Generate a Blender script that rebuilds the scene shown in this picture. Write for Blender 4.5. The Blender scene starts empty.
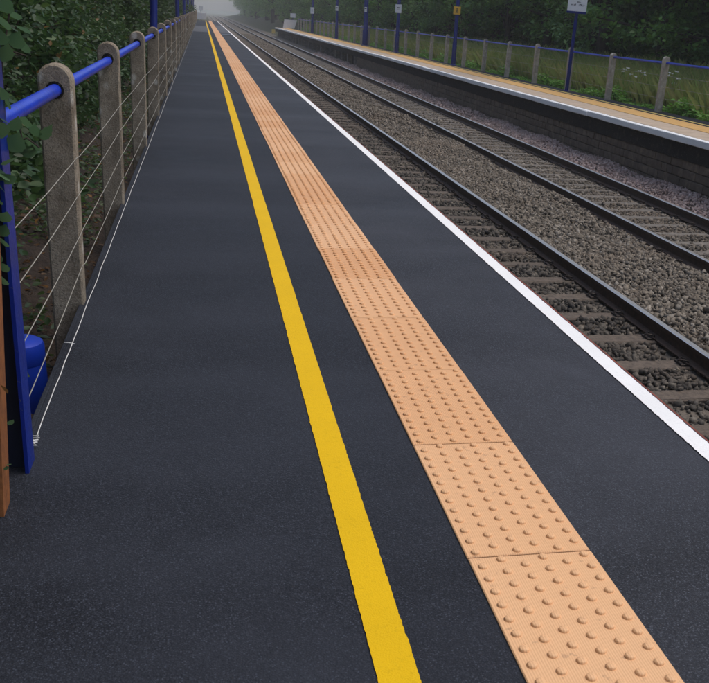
import bpy, bmesh, math, random
import numpy as np
from mathutils import Matrix, Vector

# ------------------------------------------------------------------ camera, sky, sun, exposure
sc = bpy.context.scene
C = sc.collection
PITCH, YAW, ROLL, EYE = .4326, .2555, .0725, 1.4576
FPX, PW, PH, PCX, PCY = 918.8, 709., 683., 434.95, 450.44      # focal length and principal point in photo pixels
_f = np.array([math.sin(YAW)*math.cos(PITCH), math.cos(YAW)*math.cos(PITCH), -math.sin(PITCH)])
_r = np.array([math.cos(YAW), -math.sin(YAW), 0.]); _u = np.cross(_r, _f)
CR = math.cos(ROLL)*_r + math.sin(ROLL)*_u
CU = -math.sin(ROLL)*_r + math.cos(ROLL)*_u
cam = bpy.data.cameras.new('camera'); camo = bpy.data.objects.new('camera', cam); C.objects.link(camo)
camo.matrix_world = Matrix(((CR[0], CU[0], -_f[0], 0), (CR[1], CU[1], -_f[1], 0), (CR[2], CU[2], -_f[2], EYE), (0, 0, 0, 1)))
cam.sensor_fit = 'HORIZONTAL'; cam.sensor_width = 36; cam.lens = 36*FPX/PW
cam.shift_x = (PW/2-PCX)/PW; cam.shift_y = (PCY-PH/2)/PW
cam.clip_start = .05; cam.clip_end = 3000
sc.camera = camo
SUN_EL, SUN_AZ = math.radians(66), math.radians(88)          # azimuth from +Y towards +X
w = bpy.data.worlds.new('World'); sc.world = w; w.use_nodes = True
nt = w.node_tree; bg = nt.nodes['Background']
sky = nt.nodes.new('ShaderNodeTexSky'); sky.sky_type = 'NISHITA'; sky.sun_disc = False
sky.sun_elevation = SUN_EL; sky.sun_rotation = SUN_AZ; sky.air_density = 1.0; sky.dust_density = 3.5; sky.ozone_density = 1.0
nt.links.new(sky.outputs[0], bg.inputs[0]); bg.inputs[1].default_value = .15
sl = bpy.data.lights.new('sun', 'SUN'); sl.energy = .7; sl.angle = math.radians(35); sl.color = (1, .975, .94)
so = bpy.data.objects.new('sun', sl); C.objects.link(so)
d = Vector((math.sin(SUN_AZ)*math.cos(SUN_EL), math.cos(SUN_AZ)*math.cos(SUN_EL), math.sin(SUN_EL)))
so.rotation_euler = d.to_track_quat('Z', 'Y').to_euler(); so.location = d*40
sc.view_settings.view_transform = 'Standard'; sc.view_settings.look = 'None'
sc.view_settings.exposure = 0.42; sc.view_settings.gamma = 1; sc.view_settings.use_curve_mapping = False
sc.cycles.volume_bounces = 4; sc.cycles.max_bounces = 8; sc.cycles.transparent_max_bounces = 8

# ------------------------------------------------------------------ helpers
def ray(x, y): return CR*((x-PCX)/FPX) - CU*((y-PCY)/FPX) + _f
def on(x, y, axis, val):                     # point where the photo pixel's ray meets a world plane
    dd = ray(x, y); o = np.array([0, 0, EYE]); return o + dd*((val-o[axis])/dd[axis])

class MB:
    def __init__(s): s.v = []; s.f = []; s.m = []
    def add(s, vs, fs, mi=0):
        n = len(s.v); s.v += [tuple(v) for v in vs]; s.f += [tuple(i+n for i in f) for f in fs]; s.m += [mi]*len(fs)
    def box(s, x0, x1, y0, y1, z0, z1, mi=0, bev=0):
        if bev <= 0:
            v = [(x, y, z) for z in (z0, z1) for y in (y0, y1) for x in (x0, x1)]
            s.add(v, [(0, 2, 3, 1), (4, 5, 7, 6), (0, 1, 5, 4), (2, 6, 7, 3), (0, 4, 6, 2), (1, 3, 7, 5)], mi)
        else:
            b = bev; v = []
            for z, i in ((z0, b), (z0+b, 0), (z1-b, 0), (z1, b)):
                v += [(x0+i, y0+i, z), (x1-i, y0+i, z), (x1-i, y1-i, z), (x0+i, y1-i, z)]
            f = [(3, 2, 1, 0), (12, 13, 14, 15)]
            for k in range(3):
                for j in range(4): f.append((k*4+j, k*4+(j+1) % 4, k*4+4+(j+1) % 4, k*4+4+j))
            s.add(v, f, mi)
    def tube(s, pts, rad, n=8, mi=0, cap=True):
        pts = [Vector(p) for p in pts]; rs = rad if hasattr(rad, '__len__') else [rad]*len(pts); base = len(s.v)
        up = None
        for i, p in enumerate(pts):
            t = (pts[min(i+1, len(pts)-1)]-pts[max(i-1, 0)]).normalized()
            if up is None: up = Vector((0, 0, 1)) if abs(t.z) < .9 else Vector((0, 1, 0))
            a = t.cross(up).normalized(); b = a.cross(t).normalized(); up = b
            for k in range(n):
                an = 2*math.pi*k/n; s.v.append(tuple(p+(a*math.cos(an)+b*math.sin(an))*rs[i]))
        for i in range(len(pts)-1):
            for k in range(n):
                q = base+i*n; s.f.append((q+k, q+(k+1) % n, q+n+(k+1) % n, q+n+k)); s.m.append(mi)
        if cap:
            s.f.append(tuple(base+k for k in reversed(range(n)))); s.m.append(mi)
            e = base+(len(pts)-1)*n; s.f.append(tuple(e+k for k in range(n))); s.m.append(mi)
    def prism(s, prof, y0, y1, mi=0):           # closed profile of (x, z) pushed along Y
        n = len(prof); v = [(x, y0, z) for x, z in prof]+[(x, y1, z) for x, z in prof]
        f = [tuple(range(n)), tuple(range(2*n-1, n-1, -1))]+[(i, i+n, (i+1) % n+n, (i+1) % n) for i in range(n)]
        s.add(v, f, mi)
    def lathe(s, prof, c, n=20, mi=0):          # (radius, z) rings
        base = len(s.v)
        for r, z in prof:
            for k in range(n):
                a = 2*math.pi*k/n; s.v.append((c[0]+r*math.cos(a), c[1]+r*math.sin(a), c[2]+z))
        for i in range(len(prof)-1):
            for k in range(n):
                q = base+i*n; s.f.append((q+k, q+(k+1) % n, q+n+(k+1) % n, q+n+k)); s.m.append(mi)
        s.f.append(tuple(base+(len(prof)-1)*n+k for k in range(n))); s.m.append(mi)
    def mesh(s, name, mats, smooth=False):
        me = bpy.data.meshes.new(name); me.from_pydata(s.v, [], s.f)
        for m in (mats if isinstance(mats, (list, tuple)) else [mats]): me.materials.append(m)
        if max(s.m, default=0) > 0: me.polygons.foreach_set('material_index', s.m)
        bm = bmesh.new(); bm.from_mesh(me); bmesh.ops.recalc_face_normals(bm, faces=bm.faces); bm.to_mesh(me); bm.free()
        if smooth:
            me.polygons.foreach_set('use_smooth', [True]*len(me.polygons))
            me.set_sharp_from_angle(angle=math.radians(40))
        me.update(); return me
    def build(s, name, mats, parent=None, smooth=False, **k): return link(name, s.mesh(name, mats, smooth), parent, **k)

def link(name, me, parent=None, loc=(0, 0, 0), rot=(0, 0, 0), scale=(1, 1, 1)):
    o = bpy.data.objects.new(name, me); C.objects.link(o); o.location = loc; o.rotation_euler = rot; o.scale = scale
    if parent is not None: o.parent = parent
    return o
def thing(name, label, cat, loc=(0, 0, 0), rot=(0, 0, 0), group=None, scale=(1, 1, 1)):
    return tag(link(name, None, None, loc, rot, scale), label, cat, group)
def tag(o, label=None, cat=None, group=None, kind=None):
    for k, v in (('label', label), ('category', cat), ('group', group), ('kind', kind)):
        if v: o[k] = v
    return o
def copy_tree(o, parent=None):
    c = o.copy(); C.objects.link(c); c.parent = parent
    for ch in o.children: copy_tree(ch, c)
    return c
def np_mesh(name, V, F, mat, smooth=False):     # large meshes: V (n,3), F (m,k)
    me = bpy.data.meshes.new(name); k = F.shape[1]
    me.vertices.add(len(V)); me.vertices.foreach_set('co', np.ascontiguousarray(V, np.float32).ravel())
    me.loops.add(F.size); me.loops.foreach_set('vertex_index', np.ascontiguousarray(F, np.int32).ravel())
    me.polygons.add(len(F)); me.polygons.foreach_set('loop_start', np.arange(0, F.size, k, dtype=np.int32))
    if smooth: me.polygons.foreach_set('use_smooth', np.ones(len(F), bool))
    me.materials.append(mat); me.update(calc_edges=True); return me

# ------------------------------------------------------------------ materials
class NT:
    def __init__(s, name):
        s.m = bpy.data.materials.new(name); s.m.use_nodes = True; s.t = s.m.node_tree; s.n = s.t.nodes; s.l = s.t.links
        s.b = s.n['Principled BSDF']; s.out = s.n['Material Output']
    def new(s, t, **k):
        n = s.n.new(t)
        for a, b in k.items(): setattr(n, a, b)
        return n
    def lk(s, a, b): s.l.new(a, b)
    def coord(s, scale=(1, 1, 1), kind='world'):
        if kind == 'world': o = s.new('ShaderNodeNewGeometry').outputs['Position']
        else: o = s.new('ShaderNodeTexCoord').outputs['Object']
        mp = s.new('ShaderNodeMapping'); mp.inputs['Scale'].default_value = scale; s.lk(o, mp.inputs[0]); return mp.outputs[0]
    def noise(s, scale, detail=4, rough=.55, co=None):
        n = s.new('ShaderNodeTexNoise'); n.inputs['Scale'].default_value = scale; n.inputs['Detail'].default_value = detail
        n.inputs['Roughness'].default_value = rough; s.lk(co if co else s.coord(), n.inputs['Vector']); return n.outputs['Fac']
    def vor(s, scale, co=None, out='Distance', feature='F1'):
        n = s.new('ShaderNodeTexVoronoi', feature=feature); n.inputs['Scale'].default_value = scale
        s.lk(co if co else s.coord(), n.inputs['Vector']); return n.outputs[out]
    def ramp(s, fac, stops, interp='LINEAR'):
        r = s.new('ShaderNodeValToRGB'); e = r.color_ramp.elements; r.color_ramp.interpolation = interp
        while len(e) < len(stops): e.new(.5)
        for el, (p, c) in zip(e, stops):
            el.position = p; el.color = (c if hasattr(c, '__len__') else (c, c, c))[:3]+(1,) if hasattr(c, '__len__') else (c, c, c, 1)
        s.lk(fac, r.inputs[0]); return r.outputs[0]
    def mix(s, fac, a, b, blend='MIX'):
        n = s.new('ShaderNodeMix', data_type='RGBA', blend_type=blend)
        for i, v in ((0, fac), (6, a), (7, b)):
            if hasattr(v, 'links') or isinstance(v, bpy.types.NodeSocket): s.lk(v, n.inputs[i])
            elif i: n.inputs[i].default_value = tuple(v)+(1,)
            else: n.inputs[0].default_value = v
        return n.outputs[2]
    def math(s, op, a, b=0.):
        n = s.new('ShaderNodeMath', operation=op)
        for i, v in ((0, a), (1, b)):
            if isinstance(v, bpy.types.NodeSocket): s.lk(v, n.inputs[i])
            else: n.inputs[i].default_value = v
        return n.outputs[0]
    def bump(s, h, dist=.01, strength=1., prev=None):
        b = s.new('ShaderNodeBump'); b.inputs['Distance'].default_value = dist; b.inputs['Strength'].default_value = strength
        s.lk(h, b.inputs['Height'])
        if prev: s.lk(prev, b.inputs['Normal'])
        return b.outputs[0]
    def done(s, col=None, rough=None, normal=None, metal=None, spec=None):
        b = s.b
        for nm, v in (('Base Color', col), ('Roughness', rough), ('Normal', normal), ('Metallic', metal), ('Specular IOR Level', spec)):
            if v is None: continue
            if isinstance(v, bpy.types.NodeSocket): s.lk(v, b.inputs[nm])
            else: b.inputs[nm].default_value = (tuple(v)+(1,)) if hasattr(v, '__len__') else v
        return s.m
    def sep(s, co):
        n = s.new('ShaderNodeSeparateXYZ'); s.lk(co, n.inputs[0]); return n.outputs
    def objrand(s): return s.new('ShaderNodeObjectInfo').outputs['Random']
    def island(s): return s.new('ShaderNodeNewGeometry').outputs['Random Per Island']

def m_asphalt(name, base, dark):
    t = NT(name); co = t.coord()
    v = t.new('ShaderNodeTexVoronoi'); v.inputs['Scale'].default_value = 195; t.lk(co, v.inputs['Vector'])
    cell = t.sep(v.outputs['Color'])[0]; grain = v.outputs['Distance']; fine = t.noise(380, 3, .7, co); big = t.noise(.8, 6, .65, co)
    bands = t.noise(1.0, 3, .6, t.coord((.05, .5, 1))); stain = t.noise(2.6, 7, .72, t.coord((1, .55, 1)))
    seams = t.noise(1.0, 1, .3, t.coord((.02, 1.6, 1)))
    col = t.ramp(cell, [(0, dark), (.45, base), (.8, tuple(c*1.35 for c in base)), (1, tuple(c*2.7 for c in base))])
    col = t.mix(t.ramp(grain, [(.25, 0), (.6, .8)]), col, dark)
    col = t.mix(t.ramp(big, [(.42, 0), (.7, .5)]), col, tuple(c*1.7 for c in base))
    col = t.mix(t.ramp(bands, [(.45, 0), (.66, .45)]), col, tuple(c*1.6 for c in base))
    col = t.mix(t.ramp(stain, [(.52, 0), (.72, .45)]), col, tuple(c*.68 for c in base))
    col = t.mix(t.ramp(seams, [(.488, 0), (.5, .12), (.512, 0)]), col, tuple(c*.5 for c in base))
    gum = t.ramp(t.vor(1.7, t.coord((1, .8, 1))), [(.010, .55), (.016, 0)])
    col = t.mix(gum, col, tuple(c*2.6 for c in base))
    nb = t.bump(grain, .0016, .8); nb = t.bump(fine, .001, .7, nb)
    return t.done(col, t.ramp(big, [(.3, .62), (.7, .8)]), nb, spec=.16)
def m_paint(name, col, worn, under):
    t = NT(name); co = t.coord()
    g = t.vor(190, co); n = t.noise(14, 6, .7, co); n2 = t.noise(2.2, 4, .6, co)
    c = t.mix(t.ramp(n2, [(.35, 0), (.7, .5)]), col, tuple(v*.86 for v in col))
    chips = t.ramp(t.math('MULTIPLY', t.ramp(n, [(.56, 0), (.72, 1)]), t.ramp(g, [(.15, 1), (.5, 0)])), [(.35, 0), (.7, worn)])
    c = t.mix(chips, c, under)
    dirt = t.noise(60, 3, .6, co); c = t.mix(t.ramp(dirt, [(.55, 0), (.8, .35)]), c, tuple(v*.6 for v in col))
    return t.done(c, .75, t.bump(g, .0014, .6), spec=.12)
def m_tactile():
    t = NT('tactile_buff'); co = t.coord(kind='object')
    x = t.sep(co)[0]
    rib = t.math('SINE', t.math('MULTIPLY', x, 2*math.pi/.0075))
    n = t.noise(9, 5, .65); n2 = t.noise(120, 3, .6); big = t.noise(1.1, 3, .5)
    c = t.mix(t.ramp(n, [(.3, 0), (.75, .8)]), (.66, .335, .135), (.53, .255, .10))
    c = t.mix(t.ramp(n2, [(.55, 0), (.8, .3)]), c, (.36, .17, .075))
    c = t.mix(t.ramp(t.objrand(), [(0, 0), (1, .9)]), c, (.70, .405, .20))
    c = t.mix(t.ramp(big, [(.45, 0), (.7, .35)]), c, (.70, .38, .17))
    c = t.mix(t.ramp(t.noise(30, 2, .5), [(.66, 0), (.74, .4)]), c, (.27, .14, .07))
    nb = t.bump(rib, .00035, .7); nb = t.bump(n2, .0008, .5, nb)
    return t.done(c, .62, nb)
def m_concrete(name, base, dark, lichen, sc_=1.):
    t = NT(name); co = t.coord()
    n = t.noise(7*sc_, 8, .7, co); g = t.noise(110, 4, .7, co); pit = t.vor(70, co); blot = t.vor(6.5, t.coord((1, 1, .8)))
    st = t.noise(1, 4, .6, t.coord((9, 9, 1.2)))
    c = t.mix(t.ramp(n, [(.32, 0), (.68, 1)]), dark, base)
    c = t.mix(t.ramp(st, [(.5, 0), (.75, .6)]), c, tuple(v*.45 for v in dark))
    edge = t.math('ADD', blot, t.math('MULTIPLY', t.math('SUBTRACT', g, .5), .35))
    c = t.mix(t.ramp(edge, [(.16, .75), (.24, 0)]), c, lichen)
    c = t.mix(t.ramp(g, [(.35, .55), (.55, 0)]), c, tuple(v*.4 for v in dark))
    c = t.mix(t.ramp(t.noise(55, 2, .5, co), [(.66, 0), (.72, .6)]), c, (.34, .32, .26))
    nb = t.bump(n, .018, .9); nb = t.bump(g, .007, .9, nb); nb = t.bump(pit, .003, .4, nb)
    return t.done(c, .9, nb, spec=.25)
def m_simple(name, a, b, scale=12, rough=.7, bd=.003, bs=40, metal=0, spec=.4, vary=0.):
    t = NT(name); n = t.noise(scale, 6, .65); c = t.mix(t.ramp(n, [(.35, 0), (.7, 1)]), a, b)
    if vary: c = t.mix(t.ramp(t.objrand(), [(0, 0), (1, vary)]), c, tuple(v*.45 for v in a))
    return t.done(c, rough, t.bump(t.noise(bs, 4, .6), bd, .8), metal, spec)
def m_bluepaint(name, base):
    t = NT(name); n = t.noise(5, 5, .6); g = t.noise(60, 5, .7)
    c = t.mix(t.ramp(n, [(.35, 0), (.75, .6)]), base, tuple(v*.6 for v in base))
    c = t.mix(t.ramp(g, [(.62, 0), (.70, .8)]), c, (.16, .15, .16))
    c = t.mix(t.ramp(t.noise(23, 5, .7), [(.66, 0), (.71, .85)]), c, (.10, .045, .02))
    c = t.mix(t.ramp(t.noise(2.5, 5, .7), [(.5, 0), (.75, .35)]), c, (.05, .055, .06))
    return t.done(c, t.ramp(g, [(.3, .3), (.7, .5)]), t.bump(g, .001, .5), spec=.3)
def m_leaf(name, dark, mid, light, brown=None, bp=.97):
    t = NT(name); r = t.island(); big = t.noise(1.3, 3, .6)
    c = t.ramp(r, [(0, tuple(v*.7 for v in dark)), (.5, mid), (.82, mid), (1, tuple(v*1.35 for v in light))])
    c = t.mix(t.ramp(big, [(.42, 0), (.72, .6)]), c, light)
    c = t.mix(t.ramp(t.objrand(), [(0, 0), (1, .5)]), c, tuple(v*.75+.25*u for v, u in zip(mid, light)))
    c = t.mix(t.ramp(t.objrand(), [(.0, .22), (.5, 0)]), c, dark)
    c = t.mix(t.ramp(t.noise(45, 4, .7), [(.55, 0), (.75, .35)]), c, tuple(v*.7 for v in mid))
    if brown: c = t.mix(t.ramp(r, [(bp, 0), (bp+.01, 1)]), c, brown)
    t.lk(c, t.b.inputs['Base Color']); t.b.inputs['Roughness'].default_value = .5; t.b.inputs['Specular IOR Level'].default_value = .35
    tr = t.new('ShaderNodeBsdfTranslucent'); t.lk(t.mix(.5, c, light), tr.inputs[0])
    ms = t.new('ShaderNodeMixShader'); ms.inputs[0].default_value = .38
    t.lk(t.b.outputs[0], ms.inputs[1]); t.lk(tr.outputs[0], ms.inputs[2]); t.lk(ms.outputs[0], t.out.inputs[0]); return t.m
def m_stone(name, cols, rough=.85):
    t = NT(name); r = t.island(); n = t.noise(70, 4, .6)
    k = len(cols); c = t.ramp(r, [(i/(k-1), q) for i, q in enumerate(cols)])
    c = t.mix(t.ramp(n, [(.4, 0), (.75, .55)]), c, tuple(v*.5 for v in cols[1]))
    c = t.mix(t.ramp(t.noise(.55, 3, .6), [(.5, 0), (.75, .35)]), c, (.20, .145, .10))
    return t.done(c, rough, t.bump(n, .004, .7), spec=.3)

M = dict(
    coping=m_paint('white_coping_paint', (.90, .90, .87), .35, (.35, .34, .32)),
    asphalt=m_asphalt('asphalt', (.0225, .0255, .0330), (.0065, .0075, .0105)),
    asphalt3=m_asphalt('asphalt_edge_strip', (.036, .039, .047), (.010, .011, .014)),
    asphalt4=m_asphalt('asphalt_pale_patch', (.085, .09, .10), (.04, .042, .048)),
    asphalt2=m_asphalt('asphalt_old', (.045, .045, .048), (.02, .02, .022)),
    yellow=m_paint('yellow_paint', (.70, .43, .006), .55, (.04, .04, .045)),
    yellow2=m_paint('pale_yellow_paint', (.66, .50, .16), .5, (.10, .09, .08)),
    white=m_paint('white_paint', (.82, .82, .795), .45, (.25, .25, .25)),
    tactile=m_tactile(),
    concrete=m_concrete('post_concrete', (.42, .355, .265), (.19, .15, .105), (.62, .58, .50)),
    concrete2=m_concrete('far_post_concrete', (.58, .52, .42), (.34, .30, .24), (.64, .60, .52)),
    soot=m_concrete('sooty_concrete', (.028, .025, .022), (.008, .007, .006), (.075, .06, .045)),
    pier=m_concrete('pier_concrete', (.30, .28, .25), (.13, .12, .11), (.38, .36, .32)),
    blue=m_bluepaint('blue_gloss_paint', (.004, .035, .46)),
    colblue=m_bluepaint('column_blue_paint', (.004, .022, .24)),
    navy=m_bluepaint('navy_gloss_paint', (.004, .016, .17)),
    drumblue=m_simple('blue_plastic', (.003, .035, .40), (.003, .025, .28), 6, .5, .001, 30),
    wood=m_simple('orange_stained_timber', (.30, .105, .028), (.16, .055, .018), 20, .75, .004, 60),
    wire=m_simple('wire_steel', (.42, .40, .34), (.26, .24, .20), 40, .5, .001, 90, .2),
    cord=m_simple('white_cord', (.70, .69, .66), (.5, .49, .46), 40, .85, .001, 300),
    red=m_simple('red_edging', (.26, .06, .035), (.13, .035, .025), 9, .85, .004, 60),
    wall=m_simple('wall_dark', (.05, .045, .04), (.02, .018, .016), 4, .9, .01, 30),
    soil=m_simple('soil', (.038, .024, .015), (.013, .009, .006), 14, .95, .03, 35),
    bed=m_simple('ballast_bed', (.15, .125, .095), (.07, .058, .045), 25, .95, .03, 30),
    ground=m_simple('field_ground', (.05, .06, .025), (.03, .035, .015), 2, .95, .02, 6),
    bank=m_simple('grassy_earth', (.045, .055, .018), (.05, .038, .02), 2, .95, .03, 14),
    deck=m_simple('weathered_deck', (.56, .44, .32), (.42, .32, .225), 3, .85, .003, 60),
    buff=m_simple('far_buff_tactile', (.72, .43, .14), (.58, .33, .11), 5, .8, .003, 60),
    sleeper=m_simple('sleeper_timber', (.14, .108, .08), (.055, .043, .033), 16, .9, .006, 60, vary=.6),
    sleeper2=m_simple('sleeper_concrete', (.20, .175, .145), (.10, .088, .072), 12, .9, .004, 70, vary=.35),
    rust=m_simple('rail_rust', (.085, .050, .032), (.036, .022, .015), 20, .75, .002, 90, .2),
    steel=m_simple('rail_head_steel', (.62, .60, .57), (.45, .43, .40), 30, .38, .0004, 200, .9),
    clip=m_simple('clip_iron', (.05, .036, .028), (.024, .019, .016), 40, .6, .001, 90, .4),
    brick=m_simple('blue_brick', (.22, .165, .115), (.075, .056, .040), 9, .85, .006, 60, vary=.85),
    signwhite=m_simple('sign_white', (.78, .79, .80), (.72, .73, .74), 5, .4, .0003, 50),
    signyellow=m_simple('sign_yellow', (.78, .46, .05), (.72, .42, .04), 5, .4, .0003, 50),
    signblack=m_simple('sign_black', (.03, .03, .04), (.02, .02, .03), 5, .5, .0003, 50),
    lampglass=m_simple('lamp_glass', (.6, .6, .58), (.5, .5, .48), 5, .3, .0003, 50),
    web=m_simple('column_web_shade', (.006, .010, .028), (.004, .006, .015), 6, .5, .001, 40),  # near-black colour carries the shade of the recess between the flanges
    bark=m_simple('bark', (.055, .042, .03), (.022, .017, .013), 10, .95, .02, 18),
    leafL=m_leaf('leaf_shade', (.009, .028, .008), (.026, .066, .016), (.066, .118, .026)),
    leafH=m_leaf('leaf_hedge', (.008, .028, .010), (.024, .066, .020), (.070, .130, .034), (.16, .085, .02), .975),
    leafR=m_leaf('leaf_tree', (.034, .105, .018), (.115, .255, .048), (.24, .42, .08)),
    leafR2=m_leaf('leaf_willow', (.055, .130, .044), (.15, .285, .09), (.28, .44, .13)),
    ivy=m_leaf('leaf_ground', (.012, .032, .012), (.032, .072, .022), (.085, .12, .026), (.20, .10, .02), .93),
    climb=m_leaf('leaf_climber', (.035, .09, .035), (.07, .15, .06), (.12, .21, .10)),
    weed=m_leaf('leaf_weed', (.075, .20, .026), (.15, .35, .042), (.22, .44, .07)),
    grass=m_leaf('grass_tall', (.16, .28, .055), (.48, .39, .15), (.22, .38, .075)),
    flower=m_simple('flower_white', (.75, .75, .68), (.65, .65, .58), 20, .8, .001, 50),
    litter=m_leaf('leaf_litter', (.035, .02, .01), (.08, .042, .016), (.17, .085, .025)),
    g_stone=m_stone('ballast_grey', [(.062, .049, .036), (.15, .124, .093), (.22, .186, .142), (.11, .089, .064), (.34, .30, .245)]),
    d_stone=m_stone('ballast_dark', [(.028, .024, .020), (.068, .059, .048), (.105, .09, .072), (.05, .043, .034), (.18, .155, .12)]),
    p_stone=m_stone('ballast_pink', [(.28, .195, .165), (.42, .305, .265), (.52, .40, .35), (.35, .25, .215), (.60, .485, .43)]),
)
ZR = -1.0276           # rail head level; platform surface is z = 0
rng = np.random.default_rng(7); rnd = random.Random(5)
END = 134.0

# ------------------------------------------------------------------ the setting
b = MB(); b.add([(-900, -600, -2.0), (900, -600, -2.0), (900, 2400, -2.0), (-900, 2400, -2.0)], [(0, 1, 2, 3)])
tag(b.build('ground', M['ground']), kind='structure')
b = MB(); b.prism([(1.75, -2.1), (1.75, -1.23), (4.3, -1.225), (4.6, -1.19), (5.9, -1.19), (6.2, -1.225), (7.75, -1.215), (8.1, -1.06), (8.62, -.97), (8.62, -2.1)], -12, 420)
tag(b.build('track_bed', M['bed']), kind='structure')

plat = tag(link('platform', None), kind='structure')
b = MB(); b.box(-.665, .9, -8, END, -.13, 0, 0); b.box(-2.2, -.6655, -8, 3.16, -.13, -.001, 0)
b.build('asphalt_surface', M['asphalt'], plat)
b = MB(); b.box(.901, 1.934, -8, END, -.13, -.0005, 0); b.build('edge_strip', M['asphalt3'], plat)
b = MB(); b.box(-.62, 1.75, -8, END-.1, -2.05, -.131); b.box(-2.1, -.621, -8, 3.1, -2.05, -.132)
b.build('platform_wall', M['wall'], plat)
b = MB(); b.box(-.684, -.6655, 3.165, END, -.2, .006, 0, .003); b.build('edging_board', M['asphalt'], plat)
def ragged_strip(x0, x1, y0, y1, z, seed, amp=.003):
    r = np.random.default_rng(seed); ys = [y0]
    while ys[-1] < y1: ys.append(ys[-1]+(.007 if ys[-1] < 7 else (.05 if ys[-1] < 20 else 1.0)))
    n = len(ys); w1, w2 = r.normal(0, amp, n), r.normal(0, amp, n)
    for q in (w1, w2):
        for i in range(1, n): q[i] = .55*q[i-1]+q[i]*.8
    v = []
    for i, y in enumerate(ys): v += [(x0+w1[i], y, z), (x1+w2[i], y, z)]
    bb = MB(); bb.add(v, [(2*i, 2*i+1, 2*i+3, 2*i+2) for i in range(n-1)]); return bb
ragged_strip(.358, .462, -6, END-.3, .004, 1, .0008).build('yellow_line', M['yellow'], plat)
ragged_strip(1.838, 1.923, -6, END-.3, .004, 2, .0012).build('white_edge_line', M['white'], plat)
b = MB(); b.box(1.935, 1.956, -8, END, -.075, -.010); b.build('red_edging', M['red'], plat)
# paler patches and a drain cover strip across the asphalt
for (x0, x1, y0, y1) in ((-.66, .352, 70, 92), (1.13, 1.832, 72, 100)):
    b = MB(); b.add([(x0, y0, .003), (x1, y0, .003), (x1, y1, .003), (x0, y1, .003)], [(0, 1, 2, 3)]); b.build('asphalt_patch', M['asphalt4'], plat)
b = MB(); b.box(1.16, 1.82, 64.5, 67.5, -.01, .02); b.build('drain_cover', M['signblack'], plat)

# tactile slabs, each with six staggered columns of blisters
def slab_mesh(seg):
    b = MB(); L, Wd = .809, .397
    b.box(-Wd/2, Wd/2, 0, L, -.02, .008, 0, .0025)
    for cidx in range(6):
        cx = -.2+.0333+cidx*.0667
        for k in range(12):
            cy = .022+(.0333 if cidx % 2 else 0)+k*.0667
            n = seg; base = len(b.v); prof = [(.0146, .0078), (.0140, .0122), (.0118, .0148), (.0068, .0160)]
            for r, z in prof:
                for q in range(n):
                    a = 2*math.pi*q/n; b.v.append((cx+r*math.cos(a), cy+r*math.sin(a), z))
            for i in range(3):
                for q in range(n):
                    o = base+i*n; b.f.append((o+q, o+(q+1) % n, o+n+(q+1) % n, o+n+q)); b.m.append(0)
            b.f.append(tuple(base+3*n+q for q in range(n))); b.m.append(0)
    return b.mesh('tactile_slab', M['tactile'], True)
s_hi, s_lo = slab_mesh(12), slab_mesh(5)
y = 2.282-.8154*9; i = 0
while y < END-1:
    o = link('tactile_slab', s_hi if y < 14 else s_lo, plat, (.918+rnd.uniform(-.0015, .0015), y, rnd.uniform(-.001, .0008)), (0, 0, rnd.uniform(-.0025, .0025)))
    y += .8154

# ------------------------------------------------------------------ opposite platform
XE = 8.32; ZF = -.06
opp = tag(link('opposite_platform', None), kind='structure')
FY0, FY1 = 8., 121.
cm = []
for k in range(3):
    b = MB(); b.box(0, .55, .005, .962, -.115, 0, 0, .008+.004*k); cm.append(b.mesh('coping_slab', M['coping']))
y = FY0
while y < FY1:
    link('coping_slab', cm[rnd.randrange(3)], opp, (XE+rnd.uniform(-.006, .006), y, ZF+rnd.uniform(-.003, .003))); y += .966
b = MB(); b.box(XE+.14, 9.2, FY0, FY1, ZF-.2, ZF+.006); b.build('deck', M['deck'], opp)
b = MB(); b.box(9.201, 9.84, FY0, FY1, ZF-.2, ZF+.014); b.build('buff_tactile_strip', M['buff'], opp)
b = MB(); b.box(9.841, 10.62, FY0, FY1, ZF-.4, ZF+.004); b.build('asphalt_surface', M['asphalt'], opp)
b = MB(); b.box(10.02, 10.12, FY0, FY1, ZF+.0045, ZF+.009); b.build('yellow_line', M['yellow2'], opp)
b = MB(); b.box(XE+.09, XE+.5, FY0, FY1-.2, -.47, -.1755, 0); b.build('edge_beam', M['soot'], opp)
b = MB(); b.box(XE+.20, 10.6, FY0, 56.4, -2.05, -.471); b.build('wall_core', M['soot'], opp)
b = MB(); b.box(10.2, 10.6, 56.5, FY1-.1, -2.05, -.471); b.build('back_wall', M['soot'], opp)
bmeshes = []
for k in range(4):
    b = MB(); b.box(0, .12, .004, .222, .005, .152, 0, .006+.003*k); bmeshes.append(b.mesh('brick', M['brick']))
cand = []
for ci in range(4):
    zz = -1.09+ci*.156; y = 12+(ci % 2)*.113
    while y < 56: cand.append((y, zz)); y += .226
cand.sort(); near, far = cand[:300], cand[300:]
near = [c for c in cand if c[0] >= 14.0 and c[1] > -1.0][:300]; nearset = set(near); far = [c for c in cand if c not in nearset]
for (y, z) in near: link('brick', rnd.choice(bmeshes), opp, (XE+.11+rnd.uniform(-.008, .008), y, z+rnd.uniform(-.003, .003)), (rnd.uniform(-.01, .01), 0, rnd.uniform(-.02, .02)))
b = MB()
for (y, z) in far: b.box(XE+.11+rnd.uniform(-.008, .008), XE+.21, y+.004, y+.222, z+.005, z+.152)
tag(b.build('brickwork', M['brick'], opp), kind='stuff')
b = MB(); b.box(-.0, .28, -.2, .2, -2.0, -.4715, 0, .01); pm = b.mesh('pier', M['pier'])
y = 57.2
while y < FY1-.5: link('pier', pm, opp, (XE+.13, y, 0)); y += 2.9

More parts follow.
